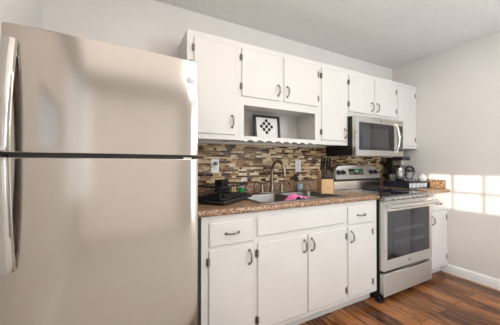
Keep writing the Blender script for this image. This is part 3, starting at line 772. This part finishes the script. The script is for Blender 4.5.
for i in range(6):
    k = knife(-.045+i*.018, -.03, .1335, .074, .10, .0100, .85); ks.append(k)
    k['label'] = 'short black steak knife in the front row, ' + ['leftmost of six', 'second from left', 'third from left', 'fourth from left', 'fifth from left', 'rightmost of six']  [i]
    k['group'] = 'steak knives in the block front row'
big = [(-.036, .022, .2175, .105), (-.012, .022, .2175, .112), (.014, .022, .2175, .100), (.038, .022, .2175, .108), (-.025, .050, .2315, .115), (.026, .050, .2315, .100)]
bn = ['leftmost of the middle row', 'second from left in the middle row', 'third from left in the middle row', 'rightmost of the middle row', 'left one of the back pair', 'right one of the back pair']
for (x, y, z, ln), nm in zip(big, bn):
    k = knife(x, y, z-.001, ln, .28, .0165, .62); k['label'] = 'large black knife handle in the wood block, ' + nm; k['group'] = 'large knives in the block'

# ------------------------------------------------------------------ picture in the niche
pf = thing('picture_frame', 'black framed dot-pattern picture standing in the open niche', 'picture', (-.75, -.13, 1.396))
PX0, PX1, PZ0, PZ1, PY = -.895, -.628, 1.3955, 1.612, -.125
PT = Matrix.Translation((0, PY, PZ0)) @ Matrix.Rotation(math.radians(-6), 4, 'X') @ Matrix.Translation((0, -PY, -PZ0))
m_ = MB(); f_ = .020
m_.box(PX0, PX0+f_, PY-.022, PY, PZ0, PZ1); m_.box(PX1-f_, PX1, PY-.022, PY, PZ0, PZ1); m_.box(PX0+f_, PX1-f_, PY-.022, PY, PZ0, PZ0+f_); m_.box(PX0+f_, PX1-f_, PY-.022, PY, PZ1-f_, PZ1)
m_.xf(PT).build('frame', M_black, pf, bevel=.002)
MB().box(PX0+f_, PX1-f_, PY-.010, PY-.004, PZ0+f_, PZ1-f_).xf(PT).build('mat_board', pm('mat_white', (.78,.76,.72), .6), pf)
m_ = MB(); cx_, cz_ = (PX0+PX1)/2-.004, (PZ0+PZ1)/2+.010; s_ = .0265
for i in range(-2, 3):
    for j in range(-2, 3):
        if abs(i)+abs(j) > 3: continue
        if (i+j) % 2: continue
        r_ = .0158 if abs(i)+abs(j) < 3 else .012
        m_.prism([(cx_+i*s_+r_*math.cos(a), cz_+j*s_+r_*math.sin(a)) for a in [2*math.pi*k/16 for k in range(16)]], 1, PY-.0112, PY-.0098)
m_.xf(PT).build('dot_print', pm('print_black', (.03,.025,.03), .6), pf, label='black dots in a diamond')

# ------------------------------------------------------------------ corner worktop: pod drawer, coffee maker, kettle, jar
PD = (1.030, -.290); PM = rot_about((PD[0], PD[1], .9142), -6)
pd = thing('pod_drawer', 'low black wire coffee pod drawer on the corner worktop', 'drawer', (PD[0], PD[1], .914))
w_, d_, h_ = .166, .160, .064
m_ = MB(); m_.box(-w_, w_, -d_, d_, h_-.006, h_); m_.box(-w_, w_, -d_, d_, .0, .006); m_.box(-w_, w_, d_-.006, d_, .006, h_-.006)
m_.xf(PM).build('frame', M_black, pd)
M_navy = pm('navy_mesh', (.018,.022,.045), .45)
for sx_ in (-1, 1):
    m_ = MB()
    for k in range(12): y = -d_+.01+k*(2*d_-.02)/11; m_.box(sx_*(w_-.003)-.002, sx_*(w_-.003)+.002, y-.004, y+.004, .006, h_-.006)
    m_.box(sx_*(w_-.003)-.001, sx_*(w_-.003)+.001, -d_+.0, d_-.006, .006, h_-.006); m_.xf(PM).build('side_mesh', M_navy, pd)
for k in range(5):
    m_ = MB(); x = -w_+.036+k*.0645; m_.lathe([(.022, .0), (.027, .046), (.0295, .047), (.0295, .050), (0, .051)], tuple(PM @ Vector((x, -d_+.032, .0065)))[:3], 18)
    o = m_.build('coffee_pod', pm('pod_white', (.82,.83,.84), .3))
    tag(o, 'white coffee pod at the drawer front, ' + ['leftmost of five', 'second from left', 'middle of five', 'fourth from left', 'rightmost, nearest the wall'][k], 'coffee pod', 'white coffee pods in the drawer')
zt2 = .9142+h_+.0004
cm = thing('coffee_maker', 'black coffee maker in the corner beneath the wall cabinet', 'coffee maker', (1.08, -.20, zt2))
X0, X1, Y0, Y1 = 1.005, 1.165, -.225, -.075
MB().box(X0, X1, -.150, Y1, zt2, 1.262).build('water_tank', M_black, cm, bevel=.006)
MB().box(X0, X1, -.262, -.1505, zt2, zt2+.022).build('base', M_black, cm, bevel=.004)
MB().box(X0+.002, X1-.002, -.262, -.1505, 1.165, 1.228).build('brew_head', M_satin, cm, bevel=.006)
MB().box(X0+.002, X1-.002, -.268, -.1505, 1.2285, 1.268).build('lid', M_blackm, cm, bevel=.006)
MB().lathe([(.036, .0), (.040, .01), (.040, .115), (.034, .135), (.0, .138)], (1.050, -.206, zt2+.0225), 24).build('thermal_pot', M_satin, cm)
ke = thing('glass_carafe', 'glass carafe with black arched handle in front of the coffee maker', 'carafe', (1.055, -.385, zt2))
kx, ky = .995, -.352
SC = Matrix.Translation((kx, ky, zt2)) @ Matrix.Scale(1.2, 4) @ Matrix.Translation((-kx, -ky, -zt2))
M_glass = pm('carafe_glass', (.95,.97,.97), .03, trans=.95, ior=1.35)
MB().lathe([(.050, .0), (.062, .008), (.065, .035), (.054, .075), (.038, .092), (.041, .100), (.039, .100), (.036, .092), (.052, .074), (.062, .035), (.059, .011), (0, .006)], (kx, ky, zt2+.0003), 28, cap=True).xf(SC).build('jug', M_glass, ke)
MB().lathe([(.041, .096), (.042, .108), (.030, .116), (0, .118)], (kx, ky, zt2), 24).xf(SC).build('lid', M_black, ke)
hp = [(kx-.082, ky-.012, zt2+.055), (kx-.080, ky-.012, zt2+.095), (kx-.066, ky-.008, zt2+.128), (kx-.02, ky, zt2+.142), (kx+.03, ky, zt2+.142), (kx+.072, ky+.006, zt2+.126), (kx+.092, ky+.010, zt2+.09), (kx+.078, ky+.010, zt2+.05), (kx+.056, ky+.006, zt2+.03)]
MB().tube(hp, .0105, 8).tube([(kx-.075, ky-.012, zt2+.057), (kx-.052, ky-.006, zt2+.03)], .006, 8).xf(SC).build('handle', M_black, ke)
jr = thing('sugar_jar', 'round white lidded jar beside the carafe near the wall', 'jar', (1.155, -.42, zt2))
jx, jy = 1.160, -.400
MB().lathe([(.028, .0), (.042, .012), (.047, .035), (.043, .060), (.032, .070)], (jx, jy, zt2), 24).build('pot', pm('glazed_white', (.86,.86,.85), .15), jr)
jl = MB().lathe([(.033, .0702), (.031, .077), (.012, .084), (.006, .088), (.010, .096), (0, .101)], (jx, jy, zt2), 24).build('lid', pm('glazed_white', (.84,.84,.83), .15), jr)
gm_ = thing('glass_mug', 'small clear glass mug at the left end of the pod drawer', 'mug', (.955, -.20, zt2))
qx, qy = .940, -.190
MB().lathe([(.030, .0), (.034, .004), (.036, .085), (.034, .085), (.031, .010), (0, .008)], (qx, qy, zt2+.0002), 22).build('cup', M_glass, gm_)
MB().tube([(qx-.034, qy-.008, zt2+.070), (qx-.056, qy-.014, zt2+.065), (qx-.060, qy-.014, zt2+.04), (qx-.034, qy-.008, zt2+.022)], .0045, 8).build('handle', M_glass, gm_)
